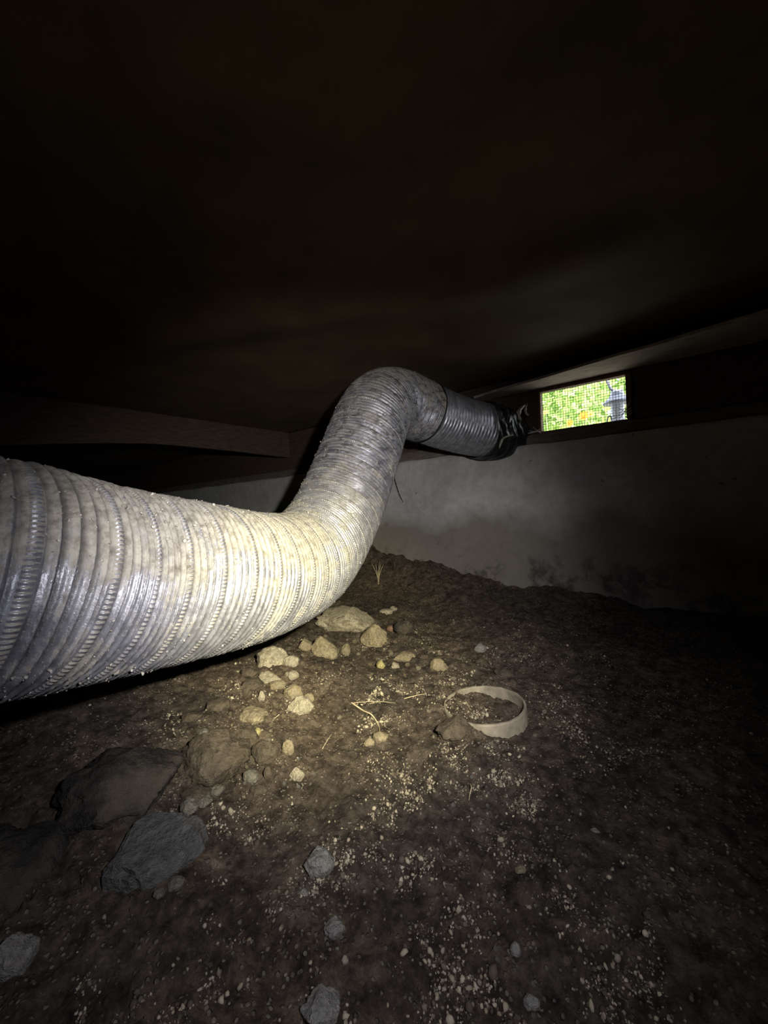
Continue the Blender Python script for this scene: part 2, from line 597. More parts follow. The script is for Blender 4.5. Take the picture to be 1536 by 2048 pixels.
# mud sill on the concrete, rim boards left and right of the vent, header above it
SILL_T = WZ0 - 0.004
struct('trim_1', (X0, WALL_Y + 0.018, CONC_TOP + 0.004), (X1, WALL_Y + 0.16, SILL_T), M['grey_wood'], bevel=0.003)
struct('trim_2', (X0, WALL_Y + 0.035, SILL_T + 0.002), (WX0 - 0.012, WALL_Y + 0.062, WZ1 + 0.012), M['brown_wood'], bevel=0.003)
struct('trim_3', (WX1 + 0.012, WALL_Y + 0.035, SILL_T + 0.002), (X1, WALL_Y + 0.062, WZ1 + 0.012), M['brown_wood'], bevel=0.003)
struct('trim_4', (X0, WALL_Y + 0.03, WZ1 + 0.013), (X1, WALL_Y + 0.064, CEIL + 0.02), M['brown_wood'], bevel=0.004)
LX0, LX1 = at_wall(955, 770).x, X1
bm = bmesh.new()
vs = []
for zz_ in (WZ1 + 0.014, WZ1 + 0.024):
    for f in np.linspace(0, 1, 24):
        xx = LX0 + (LX1 - LX0) * f
        vs.append((bm.verts.new((xx, WALL_Y - 0.05 - 0.22 * min(1, f * 2.2) + 0.006 * noise.noise((xx * 6, 0, 3)), zz_ + 0.003 * noise.noise((xx * 5, 1, 3)))),
                   bm.verts.new((xx, WALL_Y + 0.028, zz_))))
for i in range(23):
    a, b, c, d = vs[i], vs[i + 1], vs[24 + i], vs[25 + i]
    bm.faces.new((a[0], a[1], b[1], b[0]))
    bm.faces.new((c[0], d[0], d[1], c[1]))
    bm.faces.new((a[0], b[0], d[0], c[0]))
    bm.faces.new((a[1], c[1], d[1], b[1]))
bm.faces.new((vs[0][0], vs[24][0], vs[24][1], vs[0][1]))
bm.faces.new((vs[23][0], vs[23][1], vs[47][1], vs[47][0]))
bmesh.ops.recalc_face_normals(bm, faces=bm.faces)
me = bpy.data.meshes.new('trim_9')
bm.to_mesh(me)
bm.free()
link('trim_9', me, M['ledge'])['kind'] = 'structure'
# the outside siding closes the rim above the sill
struct('trim_5', (X0, WALL_Y + 0.064, WZ1 + 0.07), (X1, WALL_Y + 0.2, CEIL + 0.1), M['grey_wood'])
struct('trim_6', (X0, WALL_Y + 0.064, SILL_T + 0.002), (WX0 - 0.11, WALL_Y + 0.2, WZ1 + 0.068), M['grey_wood'])
struct('trim_7', (WX1 + 0.06, WALL_Y + 0.064, SILL_T + 0.002), (X1, WALL_Y + 0.2, WZ1 + 0.068), M['grey_wood'])

# ceiling: sagging brown sheet under the floor above, with one long fold
nx, ny = 240, 150
gx, gy = np.meshgrid(np.linspace(X0, X1, nx), np.linspace(Y0, WALL_Y + 0.03, ny))
f0, f1 = np.array([-1.55, 0.50]), np.array([-0.50, 0.90])
fd = (f1 - f0) / np.linalg.norm(f1 - f0)
fn = np.array([-fd[1], fd[0]])
along = (gx - f0[0]) * fd[0] + (gy - f0[1]) * fd[1]
across = (gx - f0[0]) * fn[0] + (gy - f0[1]) * fn[1] + 0.04 * np.sin(along * 4)
fold = np.exp(-(across / 0.11) ** 2) * np.clip(np.minimum(along + 0.35, 1.75 - along) / 0.5, 0, 1)
zz = CEIL + 0.012 * (fbm(gx * 2, gy * 2, 3, 91) - 0.5) - 0.030 * fold
low = np.stack([gx, gy, zz], -1).reshape(-1, 3)
top = low.copy()
top[:, 2] = CEIL + 0.1
n = nx * ny
Fq = list(grid_faces(ny, nx)[:, ::-1]) + list(grid_faces(ny, nx) + n)
rim = [i for i in range(nx)] + [j * nx + nx - 1 for j in range(1, ny)] + [(ny - 1) * nx + i for i in range(nx - 2, -1, -1)] + [j * nx for j in range(ny - 2, 0, -1)]
for a, b in zip(rim, rim[1:] + rim[:1]):
    Fq.append((a, b, b + n, a + n))
ceil = link('ceiling', np_mesh('ceiling', np.concatenate([low, top]), np.array(Fq)), M['subfloor'], None, True)
ceil['kind'] = 'structure'

# brown board hanging below the floor on the left, its lower edge bowed
BX = -2.32


def at_x(px, py, x):
    d = ray(px, py)
    return CAM + d * (x / d.x)


EDGE = [at_x(px, py, BX) for px, py in ((0, 890), (60, 889), (130, 887), (200, 886), (250, 886), (300, 887), (340, 889), (400, 895), (480, 903), (560, 913))]
ex = np.array([q.y for q in EDGE])
ez = np.array([q.z for q in EDGE])
ys = np.linspace(Y0, WALL_Y + 0.02, 120)
lowz = np.interp(ys, ex, ez)
rows = []
for dx in (0.0, -0.03):
    for f in (0.0, 0.02, 0.3, 0.6, 1.0):
        zz_ = lowz + (CEIL + 0.02 - lowz) * f
        rows.append(np.stack([BX + dx + 0.012 * (fbm(ys * 2.2, zz_ * 3, 3, 44) - 0.5), ys, zz_], -1))
    if dx == 0.0:
        rows.reverse()
V = np.stack(rows)
board = link('trim_8', np_mesh('trim_8', V.reshape(-1, 3), grid_faces(len(rows), 120)), M['brown_wood'], None, True)
board['kind'] = 'structure'

# ------------------------------------------------------------------ vent window
win = empty('window_1', ((WX0 + WX1) / 2, WALL_Y + 0.05, WZ0))
win['kind'] = 'structure'
FY0, FY1 = WALL_Y + 0.026, WALL_Y + 0.062
box('head_frame', (WX0 - 0.012, FY0, WZ1 - 0.002), (WX1 + 0.022, FY1, WZ1 + 0.012), M['rust_frame'], win, 0.002)
box('sill_frame', (WX0 - 0.012, FY0, WZ0 - 0.004), (WX1 + 0.022, FY1, WZ0 + 0.004), M['rust_frame'], win, 0.002)
box('side_frame', (WX0 - 0.012, FY0, WZ0 + 0.004), (WX0 - 0.001, FY1, WZ1 - 0.002), M['rust_frame'], win, 0.002)
box('side_frame', (WX1 + 0.001, FY0 - 0.008, WZ0 + 0.004), (WX1 + 0.020, FY1, WZ1 - 0.002), M['rust_frame'], win, 0.002)
bm = bmesh.new()
sy = WALL_Y + 0.040
step = 0.0105
k = 0
x = WX0 + step / 2
while x < WX1:
    a = [Vector((x + 0.0006 * math.sin(z * 70 + k), sy, z)) for z in np.linspace(WZ0 + 0.002, WZ1 - 0.002, 9)]
    me = tube_mesh('w', a, 0.00085, 5)
    bm.from_mesh(me)
    bpy.data.meshes.remove(me)
    x += step
    k += 1
z = WZ0 + step / 2
while z < WZ1:
    a = [Vector((xx, sy + 0.001, z + 0.0008 * math.sin(xx * 40 + k))) for xx in np.linspace(WX0, WX1, 14)]
    me = tube_mesh('w', a, 0.00085, 5)
    bm.from_mesh(me)
    bpy.data.meshes.remove(me)
    z += step
    k += 1
me = bpy.data.meshes.new('wire_screen')
bm.to_mesh(me)
bm.free()
scr = link('wire_screen', me, M['wire'], None, True)
scr.parent = win
scr.matrix_parent_inverse = win.matrix_world.inverted()
scr['kind'] = 'stuff'

# ------------------------------------------------------------------ the duct
R = 0.125
CTRL = [(-410, 1175, 0.321), (-33, 1155, 0.411), (199, 1162, 0.523), (401, 1157, 0.664), (529, 1149, 0.826),
        (614, 1116, 0.994), (671, 1035, 1.144), (718, 915, 1.258), (750, 828, 1.365), (784, 805, 1.480),
        (828, 817, 1.602), (891, 842, 1.720), (965, 861, 1.826), (1045, 878, 1.945)]
cp = [at(*c) for c in CTRL]
d0 = (cp[0] - cp[1]).normalized()
cp = [cp[0] + d0 * 0.62, cp[0] + d0 * 0.3] + cp
S = np.array([list(v) for v in smooth_path(cp, 40)])
kern = np.exp(-0.5 * (np.arange(-24, 25) / 8.0) ** 2)
kern /= kern.sum()
P = np.vstack([S[0] + np.arange(-24, 0)[:, None] * (S[1] - S[0]), S, S[-1] + np.arange(1, 25)[:, None] * (S[-1] - S[-2])])
S = np.stack([np.convolve(P[:, j], kern, 'valid') for j in range(3)], 1)
seg = np.linalg.norm(np.diff(S, axis=0), axis=1)
arc = np.concatenate([[0], np.cumsum(seg)])
LEN = arc[-1]
NF = 3000
sf = np.linspace(0, LEN, NF)
CF = np.stack([np.interp(sf, arc, S[:, j]) for j in range(3)], 1)
TF = np.gradient(CF, axis=0)
TF /= np.linalg.norm(TF, axis=1)[:, None]
NFm = np.zeros_like(CF)
v = np.cross(TF[0], [0, 0, 1.0])
v = np.cross(v, TF[0])
NFm[0] = v / np.linalg.norm(v)
for i in range(1, NF):
    v = NFm[i - 1] - TF[i] * NFm[i - 1].dot(TF[i])
    NFm[i] = v / np.linalg.norm(v)
BF = np.cross(TF, NFm)


def on_duct(s, th, r):
    """points on the duct: arc position s, angle th round it, radius r (arrays)"""
    s = np.asarray(s, float)
    c = np.stack([np.interp(s, sf, CF[:, j]) for j in range(3)], -1)
    nn = np.stack([np.interp(s, sf, NFm[:, j]) for j in range(3)], -1)
    bb = np.stack([np.interp(s, sf, BF[:, j]) for j in range(3)], -1)
    th = np.asarray(th)[..., None]
    return c + (nn * np.cos(th) + bb * np.sin(th)) * np.asarray(r)[..., None]


def arc_of(px, py, depth):
    p = np.array(at(px, py, depth))
    return sf[np.argmin(((CF - p) ** 2).sum(1))]


S_JOINT = arc_of(846, 824, 1.635)
S_TAPE = arc_of(958, 860, 1.815)
PITCH_S = 0.056
HAND = 1.0


def ribs(s, th):
    ph = (s / PITCH_S + HAND * th / (2 * math.pi)) % 1.0
    h = np.zeros_like(ph)
    for c, wd, a in ((0.29, 0.024, 1.0), (0.49, 0.026, 1.0), (0.69, 0.024, 1.0), (0.88, 0.024, 0.8)):
        h += a * np.exp(-((ph - c) / wd) ** 2) - 0.9 * np.exp(-((ph - c - 0.058) / 0.022) ** 2)
    h -= 0.5 * np.exp(-((ph - 0.20) / 0.02) ** 2)
    return h * 0.0040


def groove_shading(s, th):
    """1 in the folds beside each bead and along the seam, where their shade is painted into the colour"""
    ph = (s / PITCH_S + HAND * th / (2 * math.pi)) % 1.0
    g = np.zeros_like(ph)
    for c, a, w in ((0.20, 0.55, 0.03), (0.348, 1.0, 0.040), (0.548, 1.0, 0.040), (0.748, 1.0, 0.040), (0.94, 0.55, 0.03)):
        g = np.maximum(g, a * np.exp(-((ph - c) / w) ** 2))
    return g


duct = empty('flexible_duct', (float(CF[0][0]), float(CF[0][1]), float(CF[0][2] - R)))
tag(duct, 'large silver corrugated metal flexible duct, dusty, bending up to the wall beside the vent', 'duct')


def duct_part(name, me, m, smooth=True, parent=duct):
    o = link(name, me, m, None, smooth)
    o.parent = parent
    o.matrix_parent_inverse = parent.matrix_world.inverted()
    return o


NTH = 132
ss = np.arange(0.0, S_JOINT + 0.001, PITCH_S / 60)
th = np.linspace(0, 2 * math.pi, NTH, endpoint=False)
sg, tg = np.meshgrid(ss, th, indexing='ij')
dent = 0.004 * (fbm(sg * 7, tg * 1.2, 3, 5) - 0.5)
shell = on_duct(sg, tg, R - 0.002 + ribs(sg, tg) + dent)
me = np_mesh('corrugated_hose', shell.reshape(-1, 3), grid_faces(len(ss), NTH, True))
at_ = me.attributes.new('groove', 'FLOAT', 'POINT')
at_.data.foreach_set('value', groove_shading(sg, tg).ravel().astype(np.float32))
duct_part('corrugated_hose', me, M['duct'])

# crimped lock seam winding along the hose: a raised ribbon pressed into small teeth
TEETH = 150
turns = S_JOINT / PITCH_S
na = int(turns * TEETH * 4)
q = np.arange(na)
tha = -HAND * q / (TEETH * 4) * 2 * math.pi
sa_ = q / (TEETH * 4) * PITCH_S
prof = [(0.005, -0.002), (0.03, 0.0022), (0.09, 0.0032), (0.15, 0.0022), (0.175, -0.002)]
tooth = np.where((q % 4) < 2, 1.0, 0.35)
rows = []
for u, hgt in prof:
    rows.append(on_duct(np.clip(sa_ + u * PITCH_S, 0, S_JOINT), tha, R - 0.002 + hgt * (tooth if hgt > 0 else 1.0) * np.ones(na)))
ribbon = np.stack(rows, 1)
duct_part('crimped_seam', np_mesh('crimped_seam', ribbon.reshape(-1, 3), grid_faces(na, len(prof))), M['seam'], False)

# far length past the joint, its own plain ribs
ss = np.arange(S_JOINT - 0.004, S_TAPE + 0.03, 0.0016)
sg, tg = np.meshgrid(ss, th, indexing='ij')
ph = ((sg - S_JOINT) / 0.0185 + tg / (2 * math.pi)) % 1.0
h2 = -0.0042 * np.exp(-((ph - 0.5) / 0.10) ** 2) + 0.0015 * np.exp(-((ph - 0.68) / 0.06) ** 2)
shell = on_duct(sg, tg, R - 0.003 + h2 + 0.004 * (fbm(sg * 12, tg * 1.5, 3, 9) - 0.5))
duct_part('end_length', np_mesh('end_length', shell.reshape(-1, 3), grid_faces(len(ss), NTH, True)), M['duct_end'])

# dark band at the joint
ths = np.linspace(0, 2 * math.pi, 97)[:-1]
rows = [on_duct(np.full(96, S_JOINT + a), ths, np.full(96, R + b)) for a, b in
        ((-0.004, -0.004), (-0.0035, 0.003), (0.0, 0.0045), (0.0035, 0.003), (0.004, -0.004))]
duct_part('joint_band', np_mesh('joint_band', np.stack(rows).reshape(-1, 3), grid_faces(5, 96, True)), M['band'])

# black tape wrapped over the end, crumpled, running to the wall
ss = np.linspace(S_TAPE, min(LEN, S_TAPE + 0.21), 110)
sg, tg = np.meshgrid(ss, np.linspace(0, 2 * math.pi, 140, endpoint=False), indexing='ij')
u = (sg - S_TAPE) / (ss[-1] - S_TAPE)
edge = S_TAPE + (sg - S_TAPE) + 0.012 * np.sin(tg * 3 + 1) * (1 - u)
crumple = 0.022 * (fbm(sg * 26 + tg * 1.5, np.cos(tg) * 3 + sg * 10, 4, 15) - 0.5) + 0.010 * np.abs(np.sin(sg * 60 + 2.2 * np.sin(tg * 2)))
rad = R + 0.004 + crumple * np.clip(u * 5, 0.15, 1) - 0.018 * u
tape_pts = on_duct(edge, tg, rad)
tape = duct_part('tape_wrap', np_mesh('tape_wrap', tape_pts.reshape(-1, 3), grid_faces(110, 140, True)), M['tape'])


def torn(px, py, w, h, depth, a, seed):
    o = at(px, py, depth)
    rx, ry = rot @ Vector((1, 0, 0)), rot @ Vector((0, 1, 0))
    rz = rot @ Vector((0, 0, 1))
    n = 14
    V, Fc = [], []
    for i in range(n):
        t = i / (n - 1)
        c = Vector((math.cos(a) * (t - 0.5) * h, math.sin(a) * (t - 0.5) * h))
        bend = math.sin(t * math.pi) * h * 0.22
        wd = w * (0.25 + 0.75 * math.sin(t * math.pi) ** 0.7) * (0.8 + 0.5 * noise.noise((t * 5, seed, 0)))
        for sgn in (-1, 0, 1):
            cx = c.x - math.sin(a) * (bend + sgn * wd / 2)
            cy = c.y + math.cos(a) * (bend + sgn * wd / 2)
            V.append(o + rx * cx + ry * cy + rz * (0.012 * (1 - abs(sgn)) + 0.008 * math.sin(5 * t + seed)))
    for i in range(n - 1):
        for k in range(2):
            Fc.append((i * 3 + k, i * 3 + k + 1, i * 3 + k + 4, i * 3 + k + 3))
    me = bpy.data.meshes.new('torn_strip')
    me.from_pydata(V, [], Fc)
    me.update()
    o = duct_part('torn_strip', me, M['torn'])
    o['label'] = 'pale torn tape edge'
    md = o.modifiers.new('thick', 'SOLIDIFY')
    md.thickness = 0.0012
    return o


# dust crumbs and lint caked on the hose
ico = bmesh.new()
bmesh.ops.create_icosphere(ico, subdivisions=1, radius=1)
ICO_V = np.array([list(v.co) for v in ico.verts])
ICO_F = np.array([[v.index for v in f.verts] for f in ico.faces])
ico.free()


def crumbs(name, pos, size, m, flat=0.7, seed=1):
    g = np.random.default_rng(seed)
    n = len(pos)
    jit = 1 + 0.35 * (g.random((n, len(ICO_V), 1)) - 0.5) * 2
    Q = g.normal(size=(n, 3, 3))
    Q, _ = np.linalg.qr(Q)
    sc = np.stack([g.uniform(0.7, 1.3, n), g.uniform(0.6, 1.1, n), np.full(n, flat)], -1)
    v = ICO_V[None] * jit * sc[:, None, :]
    v = np.einsum('nij,nkj->nki', Q, v) * np.asarray(size)[:, None, None] + pos[:, None, :]
    f = (ICO_F[None] + (np.arange(n) * len(ICO_V))[:, None, None]).reshape(-1, 3)
    return np_mesh(name, v.reshape(-1, 3), f)


n = 110000
s_ = rng.uniform(0.35, S_JOINT - 0.05, n)
t_ = rng.uniform(0, 2 * math.pi, n)
p_out = on_duct(s_, t_, np.full(n, R))
c_out = on_duct(s_, t_, np.zeros(n))
nz_ = (p_out - c_out)[:, 2] / R
dens = 0.5 * fbm(s_ * 16, t_ * 3, 3, 21) + 0.5 * fbm(s_ * 70, t_ * 11, 2, 23)
prob = np.clip((dens - 0.50) * 4, 0, 1) * (0.25 + 0.75 * np.clip(nz_ + 0.1, 0, 1) + 0.5 * (np.abs(nz_ + 0.75) < 0.2))
keep = rng.random(n) < prob
s_, t_ = s_[keep], t_[keep]
sz = np.exp(rng.normal(-6.95, 0.45, len(s_)))
rad_ = R - 0.002 + ribs(s_, t_) + sz * 0.3
duct_part('dust_crumbs', crumbs('dust_crumbs', on_duct(s_, t_, rad_), sz, M['dust'], 0.6, 3), M['dust'], False)['kind'] = 'stuff'
torn(1045, 826, 0.020, 0.075, 1.66, 1.25, 1)
torn(1056, 818, 0.010, 0.055, 1.66, 1.75, 4)
torn(1012, 884, 0.012, 0.085, 1.66, 0.75, 7)

# ------------------------------------------------------------------ rocks
def rock_mesh(seed, sub, sx, sy, sz, lump=0.30, facets=5):
    bm = bmesh.new()
    bmesh.ops.create_icosphere(bm, subdivisions=sub, radius=1)
    r = random.Random(seed)
    planes = []
    for _ in range(facets):
        nrm = Vector((r.uniform(-1, 1), r.uniform(-1, 1), r.uniform(-0.6, 1))).normalized()
        planes.append((nrm, r.uniform(0.62, 0.9)))
    off = Vector((seed * 3.7, seed * 1.3, seed * 0.7))
    for v in bm.verts:
        d = v.co.normalized()
        k = 1 + lump * noise.noise(d * 1.5 + off) + lump * 0.5 * noise.noise(d * 3.4 + off) + lump * 0.22 * noise.noise(d * 8 + off)
        p = d * k
        for nrm, c in planes:
            e = p.dot(nrm) - c
            if e > 0:
                p -= nrm * e * 0.85
        p += d * (0.05 * noise.noise(d * 13 + off) + 0.035 * noise.noise(d * 29 + off) - 0.05 * max(0, noise.noise(d * 6 - off) - 0.25))
        v.co = Vector((p.x * sx, p.y * sy, p.z * sz))
    me = bpy.data.meshes.new('rock')
    bm.to_mesh(me)
    bm.free()
    return me


# photo position, apparent width and height in pixels, stone, label
ROCKS = [
    (690, 1238, 112, 52, 'pale', 'wide flat-topped pale stone block lying right under the duct bend'),
    (750, 1274, 54, 52, 'tan', 'round tan stone with pale chipped top, right of the flat pale block'),
    (650, 1299, 56, 52, 'tan', 'round cracked tan stone just below the duct bend'),
    (547, 1314, 62, 44, 'pale', 'large pale stone half in shadow under the duct bottom edge'),
    (581, 1323, 30, 26, 'pale', 'small pale stone with a pit, touching the large pale stone under the duct'),
    (691, 1299, 20, 24, 'tan', 'small egg-shaped stone right of the round cracked tan stone'),
    (610, 1291, 28, 28, 'tan', 'lumpy tan stone between the large pale stone and the round cracked one'),
    (537, 1356, 44, 24, 'pale', 'flat pale stone lying tilted below the large pale stone'),
    (582, 1350, 30, 22, 'pale', 'angular cream stone right of the tilted flat pale stone'),
    (556, 1369, 34, 24, 'tan', 'dull tan stone below the tilted flat pale stone'),
    (586, 1384, 36, 30, 'tan', 'blocky tan stone casting a dark shadow on its left, above the brightest cream lump'),
    (600, 1411, 44, 38, 'pale', 'brightest cream crumbly lump in the middle of the rubble'),
    (617, 1396, 22, 18, 'tan', 'small rounded stone stuck on the right of the brightest cream lump'),
    (500, 1371, 48, 28, 'brown', 'brown wrinkled stone left of the dull tan stone'),
    (523, 1392, 15, 26, 'pale', 'narrow upright pale stone left of the blocky tan stone'),
    (505, 1429, 52, 28, 'tan', 'long leaning tan stone with a dark hollow under it'),
    (513, 1464, 18, 17, 'yellow', 'small yellow stone on its own below the long leaning tan stone'),
    (407, 1464, 20, 16, 'dull', 'small grey-pink stone alone at the left edge of the rubble'),
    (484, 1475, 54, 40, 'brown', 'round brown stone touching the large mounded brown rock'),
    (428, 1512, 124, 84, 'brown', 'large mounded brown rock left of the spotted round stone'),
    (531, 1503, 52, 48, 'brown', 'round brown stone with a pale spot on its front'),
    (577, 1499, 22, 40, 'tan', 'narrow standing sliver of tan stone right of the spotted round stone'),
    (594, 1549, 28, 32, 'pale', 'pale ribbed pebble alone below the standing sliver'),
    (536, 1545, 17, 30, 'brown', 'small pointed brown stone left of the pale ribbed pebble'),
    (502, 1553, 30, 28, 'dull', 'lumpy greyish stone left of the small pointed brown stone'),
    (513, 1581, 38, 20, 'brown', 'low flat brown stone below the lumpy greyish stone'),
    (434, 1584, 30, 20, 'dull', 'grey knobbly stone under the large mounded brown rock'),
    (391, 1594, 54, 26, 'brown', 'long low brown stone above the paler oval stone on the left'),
    (377, 1614, 36, 28, 'dull', 'paler oval stone between the grey slab and the long low brown stone'),
    (410, 1607, 28, 16, 'dull', 'small flat grey stone right of the paler oval stone'),
    (772, 1223, 26, 15, 'pale', 'short rod-shaped pale chip at the foot of the wall bank'),
    (787, 1218, 14, 12, 'pale', 'small pale chip right of the rod-shaped chip'),
    (783, 1257, 20, 13, 'red', 'squarish pinkish chip right of the round tan stone with the chipped top'),
    (806, 1254, 38, 30, 'dark', 'dark rounded stone right of the squarish pinkish chip'),
    (762, 1330, 18, 19, 'yellow', 'small bright yellow pebble standing out right of the rubble'),
    (791, 1332, 16, 15, 'pale', 'small round pale pebble right of the bright yellow one'),
    (760, 1475, 30, 22, 'tan', 'round tan stone at the end of the curved pale root'),
    (739, 1486, 22, 16, 'tan', 'small tan stone lower left of the stone at the root end'),
    (500, 1346, 36, 24, 'brown', 'dusty brown stone in the duct shadow left of the tilted flat stone'),
    (383, 1434, 38, 18, 'brown', 'flat dull brown stone on the lit soil left of all the rubble'),
    (438, 1408, 48, 22, 'brown', 'low dusty brown stone on the lit soil below the duct shadow'),
    (808, 1314, 40, 20, 'tan', 'rough crusted tan stone above the small round pale pebble'),
    (960, 1297, 26, 20, 'grey', 'lone grey stone on dark dirt above the half buried ring'),
    (1010, 1347, 38, 20, 'brown', 'low brown stone behind the half buried ring'),
    (876, 1330, 34, 30, 'tan', 'crumbly tan lump upper left of the half buried ring'),
    (908, 1456, 66, 42, 'brown', 'brown dirt clod leaning on the near left side of the ring'),
    (640, 1725, 62, 40, 'grey', 'crumbly light grey lump in the middle of the near dirt'),
    (607, 1788, 20, 18, 'grey', 'small light grey stone below the crumbly light grey lump'),
    (668, 1857, 38, 30, 'grey', 'rounded grey stone in the dark near dirt'),
    (645, 2026, 82, 52, 'grey', 'grey striped stone cut by the bottom edge of the photo'),
    (690, 1923, 15, 15, 'pale', 'small pale pebble below the rounded grey stone'),
    (1031, 1900, 24, 22, 'grey', 'light grey stone in the near dirt right of the centre'),
    (1063, 2004, 30, 34, 'grey', 'mottled grey stone near the bottom edge right of the centre'),
    (1132, 1922, 22, 18, 'brown', 'smooth brownish pebble right of the light grey stone'),
    (1295, 1831, 18, 15, 'brown', 'lone rounded pebble in the dark dirt on the right'),
    (1375, 1847, 26, 16, 'brown', 'farthest right pale-brown pebble in the dark near dirt'),
    (1190, 1661, 18, 13, 'grey', 'small grey pebble right of the pale dirt patch beyond the ring'),
    (352, 1768, 30, 22, 'dull', 'larger pale crumbly lump against the near edge of the grey slab'),
    (318, 1786, 22, 16, 'dull', 'smaller crumbly lump against the near edge of the grey slab'),
    (1040, 1738, 22, 12, 'tan', 'small tan pebble in the dirt straight below the ring'),
]
for i, (px, py, w, h, st, label) in enumerate(ROCKS):
    p, dep = at_ground(px, py + 0.22 * h)
    sx = 0.5 * w * dep / FPX * 1.06
    sz = 0.5 * h * dep / FPX * 1.05
    sub = 5 if w > 100 else 4 if w > 34 else 3
    me = rock_mesh(i + 3, sub, sx, sx * random.uniform(0.75, 0.95), sz, 0.30 if w > 30 else 0.22, 6 if i % 3 else 4)
    o = link('rock', me, STONES[st], None, True)
    o.location = (p.x, p.y, p.z + sz * 0.30)
    o.rotation_euler = (random.uniform(-0.12, 0.12), random.uniform(-0.12, 0.12), YAW + random.uniform(-0.3, 0.3))
    tag(o, label, 'rock', 'rubble stones on the dirt')

# big shapes at the lower left
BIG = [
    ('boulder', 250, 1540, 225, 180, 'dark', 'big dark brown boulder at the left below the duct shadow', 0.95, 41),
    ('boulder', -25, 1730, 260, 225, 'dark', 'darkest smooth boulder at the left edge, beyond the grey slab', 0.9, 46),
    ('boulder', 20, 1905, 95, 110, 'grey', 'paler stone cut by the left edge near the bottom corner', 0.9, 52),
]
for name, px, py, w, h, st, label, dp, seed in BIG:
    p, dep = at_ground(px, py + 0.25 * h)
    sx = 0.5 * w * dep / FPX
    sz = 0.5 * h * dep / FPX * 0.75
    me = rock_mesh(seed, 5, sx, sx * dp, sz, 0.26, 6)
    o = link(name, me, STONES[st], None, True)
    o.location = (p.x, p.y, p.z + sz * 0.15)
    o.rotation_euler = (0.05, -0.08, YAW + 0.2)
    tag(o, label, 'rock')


# the flat grey slab: an outline extruded and tilted
def slab(pts_px, thick, name, label, tilt):
    P3 = [at_ground(*q)[0] for q in pts_px]
    c = sum(P3, Vector()) / len(P3)
    bm = bmesh.new()
    vs = [bm.verts.new((q.x - c.x, q.y - c.y, 0)) for q in P3]
    f = bm.faces.new(vs)
    r = bmesh.ops.extrude_face_region(bm, geom=[f])
    for v in [g for g in r['geom'] if isinstance(g, bmesh.types.BMVert)]:
        v.co.z += thick
        v.co.x *= 0.93
        v.co.y *= 0.93
    bmesh.ops.recalc_face_normals(bm, faces=bm.faces)
    bmesh.ops.bevel(bm, geom=list(bm.edges), offset=0.006, segments=2, affect='EDGES')
    bmesh.ops.triangulate(bm, faces=bm.faces)
    bmesh.ops.subdivide_edges(bm, edges=bm.edges, cuts=3, use_grid_fill=True)
    for v in bm.verts:
        v.co += noise.noise_vector(v.co * 30) * 0.004 + noise.noise_vector(v.co * 90) * 0.0015
    me = bpy.data.meshes.new(name)
    bm.to_mesh(me)
    bm.free()
    o = link(name, me, STONES['slab'], None, False)
    o.location = (c.x, c.y, c.z - 0.004)
    o.rotation_euler = tilt
    return tag(o, label, 'rock')


slab([(195, 1785), (235, 1735), (262, 1680), (300, 1655), (345, 1645), (395, 1662), (420, 1690), (418, 1712), (385, 1735),
      (330, 1765), (270, 1795)][::-1], 0.030, 'stone_slab', 'flat grey stone slab with a ragged edge, lying at the lower left', (0.10, 0.05, 0))

# pebbles, each a thing, set round things one can find
peb_me = [rock_mesh(100 + i, 2, 1, 0.85, 0.7, 0.34, 7) for i in range(10)]
ANCH = [
    (690, 1250, 44, 30, 'the flat pale block under the duct', 'pale tan'), (750, 1285, 38, 30, 'the round stone with the chipped top', 'pale tan'),
    (650, 1312, 40, 30, 'the round cracked tan stone', 'pale tan'), (600, 1412, 38, 30, 'the brightest cream lump', 'pale tan'),
    (513, 1464, 26, 22, 'the small yellow stone', 'tan pale'), (428, 1525, 66, 50, 'the large mounded brown rock', 'brown grey'),
    (531, 1510, 40, 32, 'the pale-spotted round stone', 'brown tan'), (594, 1549, 30, 26, 'the lone pale ribbed pebble', 'tan grey'),
    (377, 1614, 34, 26, 'the paler oval stone by the slab', 'grey brown'), (320, 1730, 128, 84, 'the flat grey slab', 'grey brown'),
    (970, 1425, 112, 62, 'the half buried ring', 'tan pale'), (735, 1437, 52, 40, 'the curved pale root', 'tan pale'),
    (641, 1725, 52, 38, 'the crumbly light grey lump', 'grey pale'), (668, 1857, 42, 34, 'the rounded grey stone in front', 'grey brown'),
    (777, 1331, 36, 24, 'the pair of bright round pebbles', 'pale tan'), (960, 1297, 34, 24, 'the lone grey stone', 'grey tan'),
    (1031, 1900, 38, 32, 'the light grey stone right of centre', 'grey brown'), (1063, 2004, 40, 30, 'the mottled grey stone at the bottom', 'grey brown'),
    (1190, 1661, 42, 30, 'the small grey pebble on the right', 'brown grey'), (876, 1338, 34, 26, 'the crumbly tan lump', 'pale tan'),
    (505, 1429, 42, 28, 'the long leaning tan stone', 'tan brown'), (547, 1320, 46, 34, 'the large pale stone under the duct', 'pale tan'),
    (940, 1588, 36, 30, 'the short twig below the ring', 'tan grey'), (1295, 1831, 44, 32, 'the lone rounded pebble on the right', 'brown grey'),
]
WAYS = [(-1, 0, 'just left of'), (1, 0, 'just right of'), (0.1, 1, 'just in front of'), (0.1, -1, 'just behind'), (0.85, 0.75, 'in front and right of'),
        (-0.85, 0.75, 'in front and left of')]
first = {}
k = 0
